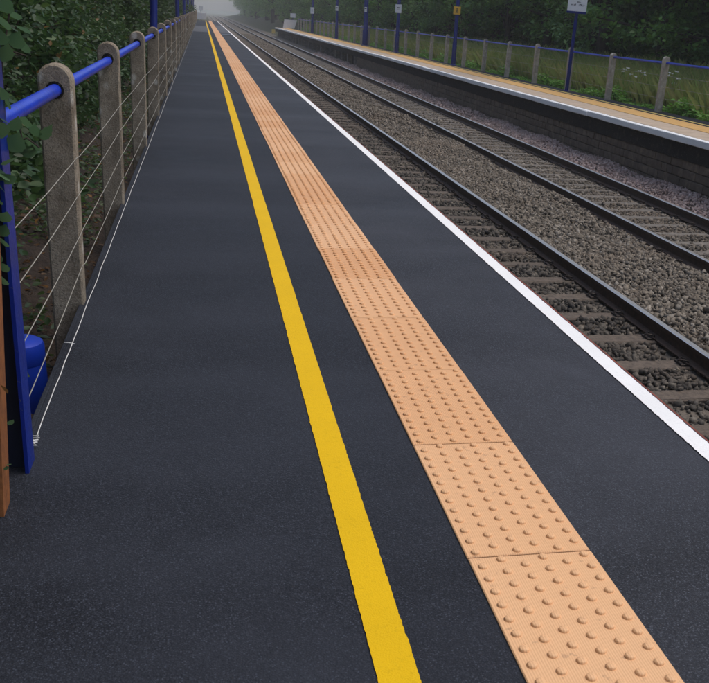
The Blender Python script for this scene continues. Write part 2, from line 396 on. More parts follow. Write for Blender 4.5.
# ------------------------------------------------------------------ banks
def bank(name, mat, xs, zs, y0, y1, dy, amp, seed):
    r = np.random.default_rng(seed); ys = np.arange(y0, y1, dy); v = []; f = []; n = len(xs)
    for j, yy in enumerate(ys):
        for i, (x, z) in enumerate(zip(xs, zs)): v.append((x, yy, z+(r.normal(0, amp) if i else 0)))
    for j in range(len(ys)-1):
        for i in range(n-1): a = j*n+i; f.append((a, a+1, a+n+1, a+n))
    bb = MB(); bb.add(v, f); return tag(bb.build(name, mat, None, True), kind='structure')
bank('soil_bank', M['soil'], [-.66, -.80, -1.0, -1.25, -1.6, -2.1, -3.0, -5, -10, -40], [-.42, -.42, -.36, -.28, -.18, -.08, .02, .1, .3, .6], 3.13, 150, .35, .022, 3)
bank('soil_bank.001', M['soil'], [-2.2, -2.6, -4, -8, -40], [-.1, -.08, .1, .3, .6], -10, 3.2, .5, .02, 4)
bank('grass_bank', M['bank'], [10.61, 11.0, 11.6, 12.4, 13.5, 15, 18, 25, 60], [-.12, -.12, -.08, 0, .15, .4, .8, 1.2, 2.], 0, 124, .6, .03, 5)
bank('grass_bank.001', M['bank'], [8.63, 9.4, 10.5, 12, 14, 18, 25, 60], [-1.0, -.95, -.7, -.3, .1, .7, 1.2, 2.], 121.3, 420, 2., .04, 6)
bank('verge', M['bank'], [1.74, .8, -.5, -2, -5, -20, -60], [-1.25, -1.1, -.8, -.4, 0, .5, 1.], END+.05, 420, 2., .03, 8)

# ------------------------------------------------------------------ ballast stones
ICO_V, ICO_F = None, None
_bm = bmesh.new(); bmesh.ops.create_icosphere(_bm, subdivisions=1, radius=1); _bm.verts.ensure_lookup_table()
ICO_V = np.array([v.co[:] for v in _bm.verts]); ICO_F = np.array([[v.index for v in f.verts] for f in _bm.faces]); _bm.free()
CUB_V = np.array([(x, y, z) for z in (-1, 1) for y in (-1, 1) for x in (-1, 1)], float)*.72
CUB_F = np.array([(0, 2, 3), (0, 3, 1), (4, 5, 7), (4, 7, 6), (0, 1, 5), (0, 5, 4), (2, 6, 7), (2, 7, 3), (0, 4, 6), (0, 6, 2), (1, 3, 7), (1, 7, 5)])
OCT_V = np.array([(1, 0, 0), (-1, 0, 0), (0, 1, 0), (0, -1, 0), (0, 0, 1), (0, 0, -1)], float)
OCT_F = np.array([(0, 2, 4), (2, 1, 4), (1, 3, 4), (3, 0, 4), (2, 0, 5), (1, 2, 5), (3, 1, 5), (0, 3, 5)])
def rots(n, r):
    q = r.normal(size=(n, 4)); q /= np.linalg.norm(q, axis=1)[:, None]; a, b_, c, d_ = q.T
    return np.stack([np.stack([1-2*(c*c+d_*d_), 2*(b_*c-a*d_), 2*(b_*d_+a*c)], -1), np.stack([2*(b_*c+a*d_), 1-2*(b_*b_+d_*d_), 2*(c*d_-a*b_)], -1),
                     np.stack([2*(b_*d_-a*c), 2*(c*d_+a*b_), 1-2*(b_*b_+c*c)], -1)], 1)
def stones(name, mat, P, size, r, V0=CUB_V, F0=CUB_F, parent=None):
    n = len(P); k = len(V0); size = size*r.choice([.7, .85, 1., 1.15, 1.3], n)
    jit = 1+r.uniform(-.45, .35, (n, k, 3)); s3 = np.stack([r.uniform(.75, 1.35, n), r.uniform(.6, 1.1, n), r.uniform(.45, .8, n)], -1)[:, None, :]
    V = V0[None]*jit*s3*size[:, None, None]
    V = np.einsum('nij,nkj->nki', rots(n, r), V)+P[:, None, :]
    F = (F0[None]+(np.arange(n)*k)[:, None, None]).reshape(-1, 3)
    return np_mesh(name, V.reshape(-1, 3), F, mat)
def scatter(x0, x1, y0, y1, dens, r, zfun, keep=None):
    n = int((x1-x0)*(y1-y0)*dens); x = r.uniform(x0, x1, n); y = r.uniform(y0, y1, n)
    if keep is not None: m = keep(x, y); x, y = x[m], y[m]
    return np.stack([x, y, zfun(x, y)+r.normal(0, .010, len(x))], -1)
SP1, PH1, SP2, PH2 = .737, 7.20, .636, 12.30
def crib(sp, ph, half): return lambda x, y: np.abs((y-ph+sp/2) % sp-sp/2) > half
def zmid(x, y): return -1.172+.02*np.sin(y*.9)+.012*np.sin(x*7+y*2.3)
RN, RF = 4.25, 6.15            # running rails seen from the platform
groups = []
# (name, label, material, lists)
P1 = [scatter(4.36, 6.05, 5, 24, 760, rng, zmid), scatter(4.20, 4.40, 5, 24, 200, rng, lambda x, y: -1.20+0*x)]
P2 = [scatter(4.36, 6.05, 24, 60, 190, rng, zmid), scatter(4.36, 6.05, 60, 130, 90, rng, zmid)]
P1 += [scatter(6.24, 7.52, 9.5, 24, 420, rng, lambda x, y: -1.213+0*x, crib(SP2, PH2, .055))]
P2 += [scatter(6.24, 7.52, 24, 60, 150, rng, lambda x, y: -1.215+0*x, crib(SP2, PH2, .07))]
for nm, lab, mt, PP, sz, VV, FF in (
    ('ballast', 'grey brown track ballast lying between the two tracks', M['g_stone'], P1, (.019, .035), CUB_V, CUB_F),
    ('ballast', 'grey brown track ballast between the tracks in the distance', M['g_stone'], P2, (.032, .05), OCT_V, OCT_F)):
    P = np.concatenate(PP); tag(link(nm, stones(nm, mt, P, rng.uniform(*sz, len(P)), rng, VV, FF)), lab, 'ballast', kind='stuff')
P = scatter(2.6, 4.14, 4.2, 26, 460, rng, lambda x, y: -1.213+.012*np.sin(y*3+x*5), crib(SP1, PH1, .085))
tag(link('ballast', stones('ballast', M['d_stone'], P, rng.uniform(.021, .038, len(P)), rng)), 'dark oily ballast between the near sleepers', 'ballast', kind='stuff')
P = scatter(2.6, 4.14, 26, 60, 150, rng, lambda x, y: -1.215+0*x, crib(SP1, PH1, .10))
tag(link('ballast', stones('ballast', M['d_stone'], P, rng.uniform(.032, .05, len(P)), rng, OCT_V, OCT_F)), 'dark ballast between the near sleepers in the distance', 'ballast', kind='stuff')
zp = lambda x, y: np.interp(x, [7.7, 8.1, 8.5], [-1.20, -1.05, -.965])+.03*np.sin(y*1.7)*np.clip((x-7.7)/.6, 0, 1)
P = scatter(7.72, 8.47, 11, 28, 700, rng, zp)
tag(link('pink_ballast', stones('pink_ballast', M['p_stone'], P, rng.uniform(.022, .038, len(P)), rng)), 'fresh pink ballast heaped against the brick platform wall', 'ballast', kind='stuff')
P = scatter(7.72, 8.47, 28, 75, 260, rng, zp)
tag(link('pink_ballast', stones('pink_ballast', M['p_stone'], P, rng.uniform(.03, .05, len(P)), rng, OCT_V, OCT_F)), 'pink ballast along the distant platform wall', 'ballast', kind='stuff')

# ------------------------------------------------------------------ tracks
def rail_prof(s=1):
    p = [(-.07, -.159), (.07, -.159), (.07, -.148), (.012, -.128), (.009, -.05), (.035, -.038), (.035, -.006), (.026, 0), (-.026, 0), (-.035, -.006), (-.035, -.038), (-.009, -.05), (-.012, -.128), (-.07, -.148)]
    return p
def rail(parent, x):
    bb = MB(); p = rail_prof(); n = len(p); y0, y1 = -10., 420.
    v = [(x+a, y0, ZR+c) for a, c in p]+[(x+a, y1, ZR+c) for a, c in p]; f = [(i, i+n, (i+1) % n+n, (i+1) % n) for i in range(n)]
    for i, q in enumerate(f): bb.add([v[j] for j in q], [(0, 1, 2, 3)], 1 if i in (7,) else 0)
    bb.v = v; bb.f = f; bb.m = [1 if i in (6, 7, 8) else 0 for i in range(n)]
    return bb.build('rail', [M['rust'], M['steel']], parent)
def clip_mesh():
    bb = MB(); pts = []
    for k in range(15):
        a = math.radians(-40+k*22); pts.append((.045*math.cos(a)+.04, .05*math.sin(a), .035+.012*math.sin(a*1.5)))
    bb.tube(pts, .0095, 6); bb.tube([(.035, -.085, .02), (.05, 0, .03), (.035, .085, .02)], .009, 6); bb.box(-.06, .09, -.075, .075, -.002, .016, 0, .004)
    return bb.mesh('rail_clip', M['clip'], True)
clipm = clip_mesh()
def track(name, label, xs, sp, ph, half, mat, y0, y1, clips, sag):
    t = thing(name, label, 'railway track', (0, 0, 0))
    for x in xs: rail(t, x)
    meshes = []
    xc = sum(xs)/2
    for k in range(3):
        bb = MB(); r = random.Random(k+50); bb.box(-1.28, 1.28, -half, half, -.2, 0, 0, .012)
        bb.v = [(a+(0 if abs(a) > 1 else 0), c+r.uniform(-.006, .006), e+r.uniform(-.004, .004)) for a, c, e in bb.v]
        meshes.append(bb.mesh('sleeper', mat))
    k0 = math.ceil((y0-ph)/sp); k1 = int((y1-ph)/sp)
    for k in range(k0, k1+1):
        s = link('sleeper', rnd.choice(meshes), t, (xc+rnd.uniform(-.02, .02), ph+k*sp+rnd.uniform(-.012, .012), ZR-.163+rnd.uniform(-.004, .003)), (0, 0, rnd.uniform(-.012, .012)))
        if ph+k*sp < clips:
            for x in xs:
                for sg in (-1, 1):
                    link('rail_clip', clipm, s, (x-xc+sg*.07, 0, .004), (0, 0, 0 if sg > 0 else math.pi))
    return t
track('railway_track', 'railway track with brown timber sleepers running along the near platform edge', (RN-1.505, RN), SP1, PH1, .11, M['sleeper'], -6, 112, 30, 0)
track('railway_track.001', 'railway track with pale concrete sleepers below the brick platform wall', (RF, RF+1.49), SP2, PH2, .095, M['sleeper2'], -4, 112, 26, 0)

# ------------------------------------------------------------------ fences
def post_mesh(wd, dp, h, mat, z0=-.5, taper=.0):
    bb = MB(); R = wd/2; prof = [(-R, z0), (R, z0)]
    for k in range(13):
        a = math.pi*k/12; prof.append((R*math.cos(a), h-R+R*math.sin(a)))
    ch = .010; n = len(prof); cz = h-R
    def inset(p):
        x, z = p; 
        if z <= z0+1e-6: return (x*(1-ch/R), z)
        if z <= cz: return (x*(1-ch/R), z)
        return (x*(1-ch/R), cz+(z-cz)*(1-ch/R))
    rings = [(-dp/2, True), (-dp/2+ch, False), (dp/2-ch, False), (dp/2, True)]
    for yy, ins in rings: bb.v += [((inset(p) if ins else p)[0], yy, (inset(p) if ins else p)[1]) for p in prof]
    for k in range(3):
        for i in range(n): bb.f.append((k*n+i, k*n+(i+1) % n, (k+1)*n+(i+1) % n, (k+1)*n+i)); bb.m.append(0)
    bb.f.append(tuple(range(n))); bb.f.append(tuple(3*n+i for i in range(n))); bb.m += [0, 0]
    return bb.mesh('post', mat, True)
LEAN = math.radians(2.3)
fl = thing('post_and_wire_fence', 'round topped concrete post fence with blue tube rail and wires against the dark hedge', 'fence', (0, 0, 0))
pm1 = post_mesh(.155, .12, 1.175, M['concrete'])
ly = [5.04, 7.85, 11.35, 14.70, 18.15, 21.75]
while ly[-1] < END-4: ly.append(ly[-1]+3.5)
FX = -.738
def railpt(y): return (FX+1.06*math.sin(LEAN), y, 1.058)
cm_ = MB(); cm_.lathe([(.040, 0), (.040, .004), (.031, .004), (.031, .0)], (0, 0, 0), 16); gap_shade = cm_.mesh('rail_gap_shade', M['soot'])  # dark ring painted as the shaded gap where the rail enters the post
for k, y in enumerate(ly):
    j = (rnd.uniform(-.012, .012), rnd.uniform(-.012, .012)) if k > 2 else (0, 0)
    p = link('post', pm1, fl, (FX, y, rnd.uniform(-.012, .012) if k else 0), (j[0], LEAN+j[1], 0))
    if k < 8: link('rail_gap_shade', gap_shade, p, (0, -.0605, 1.058), (math.pi/2, 0, 0))
b = MB(); b.tube([railpt(3.06)]+[(railpt(y)[0], y, 1.058+rnd.uniform(-.004, .004)) for y in ly], .029, 14); b.build('top_rail', M['blue'], fl, True)
for wz in (.745, .572, .385, .20):
    bb = MB(); pts = [(-.615, 3.06, wz+.03)]; 
    for y in ly: pts += [(FX+.081+wz*math.sin(LEAN), y-.06, wz+rnd.uniform(-.012, .012)), (FX+.081+wz*math.sin(LEAN), y+.06, wz+rnd.uniform(-.006, .006))]
    q = [pts[0]]
    for a, c in zip(pts[:-1], pts[1:]):
        if c[1]-a[1] > 1: q.append(((a[0]+c[0])/2, (a[1]+c[1])/2, (a[2]+c[2])/2-.008))
        q.append(c)
    bb.tube(q, .0018, 5); bb.build('fence_wire', M['wire'], fl, True)

XF = 10.47
ff = thing('post_and_wire_fence.001', 'pale concrete post fence with blue rail in front of the grassy bank and trees', 'fence', (0, 0, 0))
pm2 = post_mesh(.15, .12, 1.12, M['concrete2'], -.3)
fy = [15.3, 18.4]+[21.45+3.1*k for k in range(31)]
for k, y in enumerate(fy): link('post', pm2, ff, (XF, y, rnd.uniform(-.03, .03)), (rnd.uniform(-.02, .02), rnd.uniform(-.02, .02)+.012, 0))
b = MB(); b.tube([(XF+.012, 9, 1.0)]+[(XF+.012, y, 1.005+rnd.uniform(-.008, .008)) for y in fy]+[(XF+.012, fy[-1]+.3, 1.0)], .026, 8); b.build('top_rail', M['blue'], ff, True)
for wz in (.25, .5, .74):
    bb = MB(); bb.tube([(XF-.08, 9, wz)]+[(XF-.08, y, wz+rnd.uniform(-.01, .01)) for y in fy], .0035, 5); bb.build('fence_wire', M['wire'], ff)

# ------------------------------------------------------------------ blue column, timber post, drum, cord
col = thing('steel_column', 'blue steel channel column standing at the near end of the wire fence', 'column', (-.622, 2.99, 0), (0, math.radians(2.2), 0))
b = MB(); b.box(-.012, 0, 0, .115, -.03, 2.6, 0, .002); b.build('flange', M['colblue'], col)
b = MB(); b.box(-.165, -.153, 0, .115, 0, 2.6, 0, .002); b.build('flange', M['colblue'], col)
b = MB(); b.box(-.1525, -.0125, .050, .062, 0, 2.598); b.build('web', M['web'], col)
tp = thing('timber_post', 'orange brown timber post standing just in front of the blue steel column', 'post', (-.708, 2.74, 0), (0, math.radians(5.0), 0))
b = MB(); b.box(-.06, .06, -.05, .05, 0, 1.9, 0, .006); b.build('shaft', M['wood'], tp)
b = MB(); b.box(-.064, .064, -.054, .054, 1.9, 1.93, 0, .01); b.build('post_cap', M['wood'], tp)
dr = thing('blue_drum', 'small blue plastic drum with a lid, on the soil behind the column', 'drum', (-.93, 4.62, -.44))
b = MB(); b.lathe([(.105, 0), (.112, .02), (.112, .26), (.108, .27)], (0, 0, 0), 28); b.build('body', M['drumblue'], dr, True)
b = MB(); b.lathe([(.113, .262), (.115, .27), (.115, .345), (.110, .362), (.09, .374), (.04, .38)], (0, 0, 0), 28); b.build('lid', M['drumblue'], dr, True)
b = MB(); pts = []
y = 3.28
while y < 120:
    pts.append((-.642+rnd.uniform(-.0022, .0022), y, .007+abs(rnd.gauss(0, .0012)))); y += .16 if y < 10 else 1.2
b.tube(pts, .0019, 5)
kn = [(-.642, 3.28, .008)]
for k in range(16): kn.append((-.640+.014*math.sin(k*2.1)+.004*math.sin(k*5), 3.285-.007*k+.012*math.cos(k*2.6), .008+.007*abs(math.sin(k*1.3))))
b.tube(kn, .0022, 5)
b.tube([(-.675, 4.33, .016), (-.645, 4.33, .012), (-.632, 4.335, .006)], .002, 5)
tag(b.build('white_cord', M['cord'], None, True), 'thin white cord with a knotted end laid along the asphalt edge under the fence', 'cord')

# ------------------------------------------------------------------ lamp posts and signs
def lamp_post(label, x, y, z, rad, h, mat, group, lean=0, plate=None, arm=1):
    t = thing('lamp_post', label, 'lamp post', (x, y, z), (0, lean, 0), group)
    bb = MB(); bb.lathe([(rad*1.7, 0), (rad*1.7, .02), (rad*1.15, .05), (rad*1.1, .9), (rad*.92, .95), (rad*.8, h)], (0, 0, 0), 14); bb.build('pole', mat, t, True)
    bb = MB(); bb.tube([(0, 0, h-.05), (.15*arm, 0, h+.18), (.55*arm, 0, h+.22)], rad*.45, 8); bb.build('arm', mat, t, True)
    bb = MB(); bb.box(min(.5*arm, 1.05*arm), max(.5*arm, 1.05*arm), -.12, .12, h+.17, h+.29, 0, .03); hd = bb.build('lamp_head', mat, t)
    bb = MB(); bb.box(min(.58*arm, 1.0*arm), max(.58*arm, 1.0*arm), -.09, .09, h+.15, h+.172); bb.build('lens', M['lampglass'], hd)
    if plate:
        m, wd, hh, zz, rz = plate
        bb = MB(); bb.box(-wd/2, wd/2, -.012, 0, zz-hh/2, zz+hh/2, 0, .003); pl = bb.build('notice_plate', M[m], t, loc=(0, -rad*1.1, 0) if 0 else (-rad*.9*math.sin(rz), -rad*1.12*math.cos(rz), 0), rot=(0, 0, -rz))
        bb = MB()
        if m == 'signyellow':
            bb.box(-.02, .02, -.0155, -.0125, zz-.05, zz+.03); bb.box(-.03, .035, -.0155, -.0125, zz+.045, zz+.075); bb.box(-.06, .06, -.0155, -.0125, zz-.085, zz-.065)
        else:
            bb.box(-.07, .06, -.0155, -.0125, zz+.02, zz+.07); bb.box(-.09, .09, -.0155, -.0125, zz-.06, zz-.045)
        bb.build('plate_marking', M['signblack'], pl)
    return t
lx = [(15.35, -.80, 'closest to the blue steel column'), (42, -1.0, ''), (58, -1.0, ''), (75, -1.02, ''), (105, -1.05, ''), (126, -1.05, '')]
for k, (y, x, _) in enumerate(lx):
    lab = 'blue lamp post behind the fourth round topped concrete post of the near fence' if k == 0 else 'blue lamp post further along behind the near concrete fence, against the dark hedge'
    lamp_post(lab, x, y, -.4, .058 if k == 0 else .09, 5.4, M['navy'], 'blue lamp posts behind the near fence', LEAN*1.6 if k == 0 else LEAN*.5)
lamp_post('blue lamp post with a small yellow notice on the opposite platform', 10.33, 41.2, ZF, .085, 5.2, M['navy'], 'blue lamp posts on the opposite platform', .01, ('signyellow', .30, .30, 2.12, .45), -1)
lamp_post('blue lamp post with a white square notice near the green weeds on the opposite platform', 10.33, 54.2, ZF, .10, 5.2, M['navy'], 'blue lamp posts on the opposite platform', .01, ('signwhite', .34, .42, 2.18, .45), -1)
lamp_post('thickest blue lamp post of the opposite platform, with a very small pale notice', 10.2, 64.6, ZF, .155, 5.2, M['navy'], 'blue lamp posts on the opposite platform', .01, ('signwhite', .16, .28, 2.12, .4), -1)
lamp_post('slim blue lamp post with small white notice above the open platform piers', 10.33, 80.0, ZF, .11, 5.2, M['navy'], 'blue lamp posts on the opposite platform', .01, ('signwhite', .22, .36, 2.2, .35), -1)
lamp_post('blue lamp post with a tall white notice towards the ramp end of the opposite platform', 10.3, 98.0, ZF, .12, 5.2, M['navy'], 'blue lamp posts on the opposite platform', .01, ('signwhite', .36, .55, 2.0, .35), -1)

sg = thing('platform_sign', 'white rectangular notice with small dark lettering on a slim blue pole, opposite platform', 'sign', (10.36, 27.4, ZF), (0, .015, 0))
b = MB(); b.lathe([(.09, 0), (.09, .02), (.052, .03), (.048, 2.55), (.03, 2.57)], (0, 0, 0), 14); b.build('pole', M['navy'], sg, True)
bb = MB(); bb.box(-.27, .27, -.02, 0, 2.13, 2.45, 0, .004); pn = bb.build('panel', M['signwhite'], sg, loc=(-.03, -.052, 0), rot=(0, 0, -.42))
bb = MB(); bb.box(-.28, .28, -.026, .004, 2.075, 2.129, 0, .003); bb.build('bottom_trim', M['navy'], pn)
bb = MB(); r = random.Random(3)
for row, (z0, hh, x0, x1, lw) in enumerate(((2.345, .035, -.02, .10, .02), (2.265, .05, -.18, .19, .028))):
    x = x0
    while x < x1:
        if not (row == 1 and -.045 < x < .02):
            q = r.uniform(.55, .95)*lw; bb.box(x, x+q*.3, -.0235, -.0205, z0, z0+hh); bb.box(x+q*.3, x+q, -.0235, -.0205, z0+(hh*.72 if r.random() < .5 else hh*.36), z0+(hh if r.random() < .5 else hh*.6)+hh*.1)
        x += lw
bb.build('lettering', M['signblack'], pn)

# platform ends
eb = thing('end_barrier', 'low white barrier closing the far end of the near platform', 'barrier', (-.1, END-.6, 0))
b = MB(); b.box(-.62, .62, -.03, .03, .12, .92, 0, .01); b.build('board', M['signwhite'], eb)
for s in (-.55, .55):
    b = MB(); b.box(s-.04, s+.04, .031, .11, 0, 1.0, 0, .006); b.build('leg', M['concrete2'], eb)
es = thing('end_notice', 'small white notice on a dark post behind the end barrier of the near platform', 'sign', (-.15, END-.2, 0))
b = MB(); b.tube([(0, 0, 0), (0, 0, 1.7)], .035, 8); b.build('pole', M['navy'], es)
b = MB(); b.box(-.26, .26, -.06, -.036, 1.15, 1.68, 0, .004); b.build('panel', M['signwhite'], es)
rb = thing('ramp_barrier', 'sloping white board at the ramp end of the opposite platform', 'barrier', (9.75, 117.5, ZF))
b = MB(); b.add([(-.75, -.05, .05), (.55, -.05, .05), (.85, -.05, .95), (-.6, -.05, .95), (-.75, .05, .05), (.55, .05, .05), (.85, .05, .95), (-.6, .05, .95)],
    [(0, 1, 2, 3), (7, 6, 5, 4), (0, 4, 5, 1), (1, 5, 6, 2), (2, 6, 7, 3), (3, 7, 4, 0)]); b.build('board', M['signwhite'], rb)
for s in (-.5, .45):
    b = MB(); b.box(s-.04, s+.04, .052, .12, 0, .9); b.build('leg', M['concrete2'], rb)
rs = thing('ramp_notice', 'white notice on a short post above the sloping white ramp board', 'sign', (10.2, 118.3, ZF))
b = MB(); b.tube([(0, 0, 0), (0, 0, 1.65)], .04, 8); b.build('pole', M['navy'], rs)
b = MB(); b.box(-.3, .3, -.065, -.042, 1.2, 1.65, 0, .004); b.build('panel', M['signwhite'], rs)
mk = thing('track_marker', 'small yellow marker post beside the track at the platform ramp', 'marker', (8.25, 122.6, -1.05))
b = MB(); b.tube([(0, 0, 0), (0, 0, .5)], .05, 8); b.build('post', M['concrete2'], mk)
b = MB(); b.box(-.2, .2, -.075, -.052, .3, .75, 0, .004); b.build('plate', M['yellow2'], mk)

# ------------------------------------------------------------------ vegetation
LV = np.array([(0, 0, 0), (.28, .30, .05), (.22, .68, .03), (0, 1, -.06), (-.22, .68, .03), (-.28, .30, .05), (0, .45, -.03)])
LF = np.array([(0, 1, 6), (1, 2, 6), (2, 3, 6), (3, 4, 6), (4, 5, 6), (5, 0, 6)])
LV2 = np.array([(0, 0, 0), (.30, .45, .06), (0, 1, -.05), (-.30, .45, .06)]); LF2 = np.array([(0, 1, 2), (0, 2, 3)])
def leaves(P, size, r, V0=LV2, F0=LF2, flat=.0, droop=None):
    n = len(P); R = rots(n, r)
    if flat > 0:                              # bias the blades towards facing the sky
        up = R[:, :, 2]; up[:, 2] = np.abs(up[:, 2])+flat; up /= np.linalg.norm(up, axis=1)[:, None]
        f = R[:, :, 1]; f = f-up*(f*up).sum(1)[:, None]; f /= np.linalg.norm(f, axis=1)[:, None]
        R = np.stack([np.cross(f, up), f, up], -1)
    V = np.einsum('nij,kj->nki', R, V0)*size[:, None, None]+P[:, None, :]
    return V.reshape(-1, 3), (F0[None]+(np.arange(n)*len(V0))[:, None, None]).reshape(-1, 3)
def crown_points(r, rx, ry, zc, rz, ncl, per, spread, low=-1.):
    P = []
    while len(P) < ncl:
        u = r.normal(size=3); u /= np.linalg.norm(u); k = r.uniform(.45, 1.0)**.6
        lob = 1+.22*math.sin(u[0]*5+u[1]*3+ncl)+.16*math.sin(u[2]*7+u[1]*4)
        p = u*k*lob
        if p[2] < low: continue
        P.append((p[0]*rx, p[1]*ry, zc+p[2]*rz))
    P = np.array(P); cl = np.repeat(P, per, 0)
    sp = np.repeat(r.uniform(.55, 1.3, ncl), per)[:, None]*spread
    off = r.normal(size=cl.shape); off /= np.linalg.norm(off, axis=1)[:, None]; off *= r.uniform(0, 1, (len(cl), 1))**.5
    off[:, 2] *= .6
    return P, cl+off*sp
def tree_meshes(seed, rx, ry, zc, rz, ncl, per, spread, size, leafmat, h, tr, V0=LV2, F0=LF2, low=-1.):
    r = np.random.default_rng(seed); cl, P = crown_points(r, rx, ry, zc, rz, ncl, per, spread, low)
    V, F = leaves(P, r.uniform(size*.7, size*1.3, len(P)), r, V0, F0, .5)
    crown = np_mesh('crown', V, F, leafmat)
    bb = MB(); bx, by = r.normal(0, .12, 2); top = zc+rz*.6
    ax = [(0, 0, -.4), (bx*.4, by*.4, top*.25), (bx, by, top*.55), (bx*1.6, by*1.6, top)]
    bb.tube(ax, [tr*1.3, tr, tr*.7, tr*.15], 8)
    for k in range(min(26, ncl)):
        q = cl[r.integers(len(cl))]; s = r.uniform(.2, .75); st = np.array([bx*s*1.5, by*s*1.5, top*s]); 
        if q[2] < st[2]-.4: st[2] = max(q[2]-.3, .1)
        mid = (st+q)/2+r.normal(0, .12, 3)*rx*.4
        bb.tube([tuple(st), tuple(mid), tuple(q)], [tr*.36, tr*.22, tr*.06], 5)
    return crown, bb.mesh('trunk', M['bark'], True)
def plant_tree(name, label, cat, meshes, loc, rz, sc_, group, pn=('crown', 'trunk')):
    t = thing(name, label, cat, loc, (0, 0, rz), group, sc_)
    link(pn[0], meshes[0], t); link(pn[1], meshes[1], t); return t
# trees beyond the opposite fence
M['leafD'] = m_leaf('leaf_dark_tree', (.024, .075, .016), (.080, .19, .036), (.18, .33, .06))
TR = [tree_meshes(11, 2.5, 2.5, 4.0, 4.0, 112, 105, .58, .17, M['leafR'], 8, .17),
      tree_meshes(12, 2.9, 2.7, 4.6, 4.5, 120, 105, .60, .17, M['leafR2'], 9, .20),
      tree_meshes(13, 2.2, 2.4, 3.3, 3.4, 100, 100, .54, .16, M['leafD'], 7, .15),
      tree_meshes(14, 2.6, 2.4, 5.2, 5.0, 120, 105, .60, .17, M['leafR'], 10, .2)]
TL = ['dense mid green tree behind the opposite fence', 'pale willowy green tree behind the opposite fence', 'low dark leafy tree behind the opposite fence', 'tall mid green tree behind the opposite fence']
ANCH = [(27.4, 'white rectangular notice'), (41.2, 'yellow notice lamp post'), (54.2, 'square notice lamp post'), (64.6, 'thickest blue lamp post'), (80., 'slim lamp post'), (98., 'tall notice lamp post'), (118., 'sloping white board')]
ORD = ['first', 'second', 'third', 'fourth', 'fifth', 'sixth', 'seventh', 'eighth', 'ninth', 'tenth', 'eleventh', 'twelfth']
acount = {}
def tree_label(kind, y):
    past = [n for a, n in ANCH if a <= y]; key = past[-1] if past else 'start'
    acount[key] = acount.get(key, 0)+1
    return kind+' behind the opposite fence, '+(ORD[acount[key]-1]+' past the '+key if past else ORD[acount[key]-1]+' before the '+ANCH[0][1])
y = 14.; k = 0
while y < 150:
    i = [0, 2, 1, 3, 2, 0, 1, 2, 3, 0, 2][k % 11]; s = rnd.uniform(.9, 1.2)
    plant_tree('broadleaf_tree', tree_label(TL[i].split(' behind')[0], y), 'tree', TR[i], (rnd.uniform(14.4, 16.0), y, .05), rnd.uniform(0, 6.28), (s, s, s*rnd.uniform(.95, 1.15)), 'trees beyond the opposite platform, front row')
    y += rnd.uniform(2.9, 3.9) if y < 90 else rnd.uniform(3.6, 5); k += 1
y = 16.
while y < 150:
    i = rnd.choice([0, 1, 3]); s = rnd.uniform(1.2, 1.5)
    plant_tree('broadleaf_tree', TL[i].replace('behind the opposite fence', 'rising at the back of the wood beyond the opposite fence'), 'tree', TR[i], (rnd.uniform(19, 22), y, .8), rnd.uniform(0, 6.28), (s, s, s*1.1), 'trees beyond the opposite platform, back row')
    y += rnd.uniform(4.5, 6)
y = 20.
while y < 150:
    i = rnd.choice([0, 1, 3]); s = rnd.uniform(1.5, 1.9)
    plant_tree('broadleaf_tree', 'tall tree deep in the wood beyond the opposite fence', 'tree', TR[i], (rnd.uniform(27, 30), y, 1.0), rnd.uniform(0, 6.28), (s, s, s), 'trees beyond the opposite platform, deep row')
    y += rnd.uniform(5, 6.5)
for xr, y, st in (((17.2, 18.4), 22., 3.0), ((23.5, 25.), 26., 4.2), ((34., 37.), 30., 5.)):
    while y < 110:
        s = rnd.uniform(1.0, 1.25)*(1+(xr[0]-17)*.035)
        plant_tree('broadleaf_tree', 'low dense tree filling the wood between the taller trunks beyond the opposite fence', 'tree', TR[2], (rnd.uniform(*xr), y, .5), rnd.uniform(0, 6.28), (s, s*1.15, s), 'undergrowth trees of the wood'); y += st*rnd.uniform(.85, 1.15)
y = 152.
while y < 390:
    for xr in ((12.5, 15.5), (18, 22)):
        i = rnd.choice([0, 1, 3]); s = rnd.uniform(1.2, 1.7)
        plant_tree('broadleaf_tree', 'misty tree beside the track beyond the platform ends', 'tree', TR[i], (rnd.uniform(*xr), y+rnd.uniform(-2, 2), -.1), rnd.uniform(0, 6.28), (s, s, s*1.15), 'misty trees beyond the platforms')
    y += rnd.uniform(7, 10)
# left-hand hedge: close shrubs with leaf-sized leaves, then the trees over them
SH = [tree_meshes(21, .75, .85, .95, 1.0, 90, 60, .26, .075, M['leafH'], 2, .035, LV, LF),
      tree_meshes(22, .8, .8, 1.2, 1.25, 100, 60, .27, .082, M['leafL'], 2, .04, LV, LF),
      tree_meshes(23, .7, .9, .8, .85, 80, 60, .25, .068, M['leafH'], 2, .03, LV, LF)]
SL = ['dark green leafy shrub crowding the concrete fence', 'tall dark shrub crowding the concrete fence', 'low glossy shrub crowding the concrete fence']
scount = {}
y = 3.6; k = 0
while y < 34:
    i = k % 3; s = rnd.uniform(.72, 1.22)
    bay = sum(1 for q in ly if q < y); scount[bay] = scount.get(bay, 0)+1
    plant_tree('shrub', SL[i].split(' crowding')[0]+(', %s in the fence bay after the %s concrete post' % (ORD[scount[bay]-1], ORD[bay-1]) if bay else ', %s beside the blue steel column and first fence bay' % ORD[scount[bay]-1]), 'shrub', SH[i], (-1.92-rnd.uniform(0, .45), y, -.3), rnd.uniform(0, 6.28), (s*.95, s, s), 'shrubs behind the near fence', ('foliage', 'stem'))
    y += rnd.uniform(1.0, 1.3); k += 1
y = 2.2; k = 0
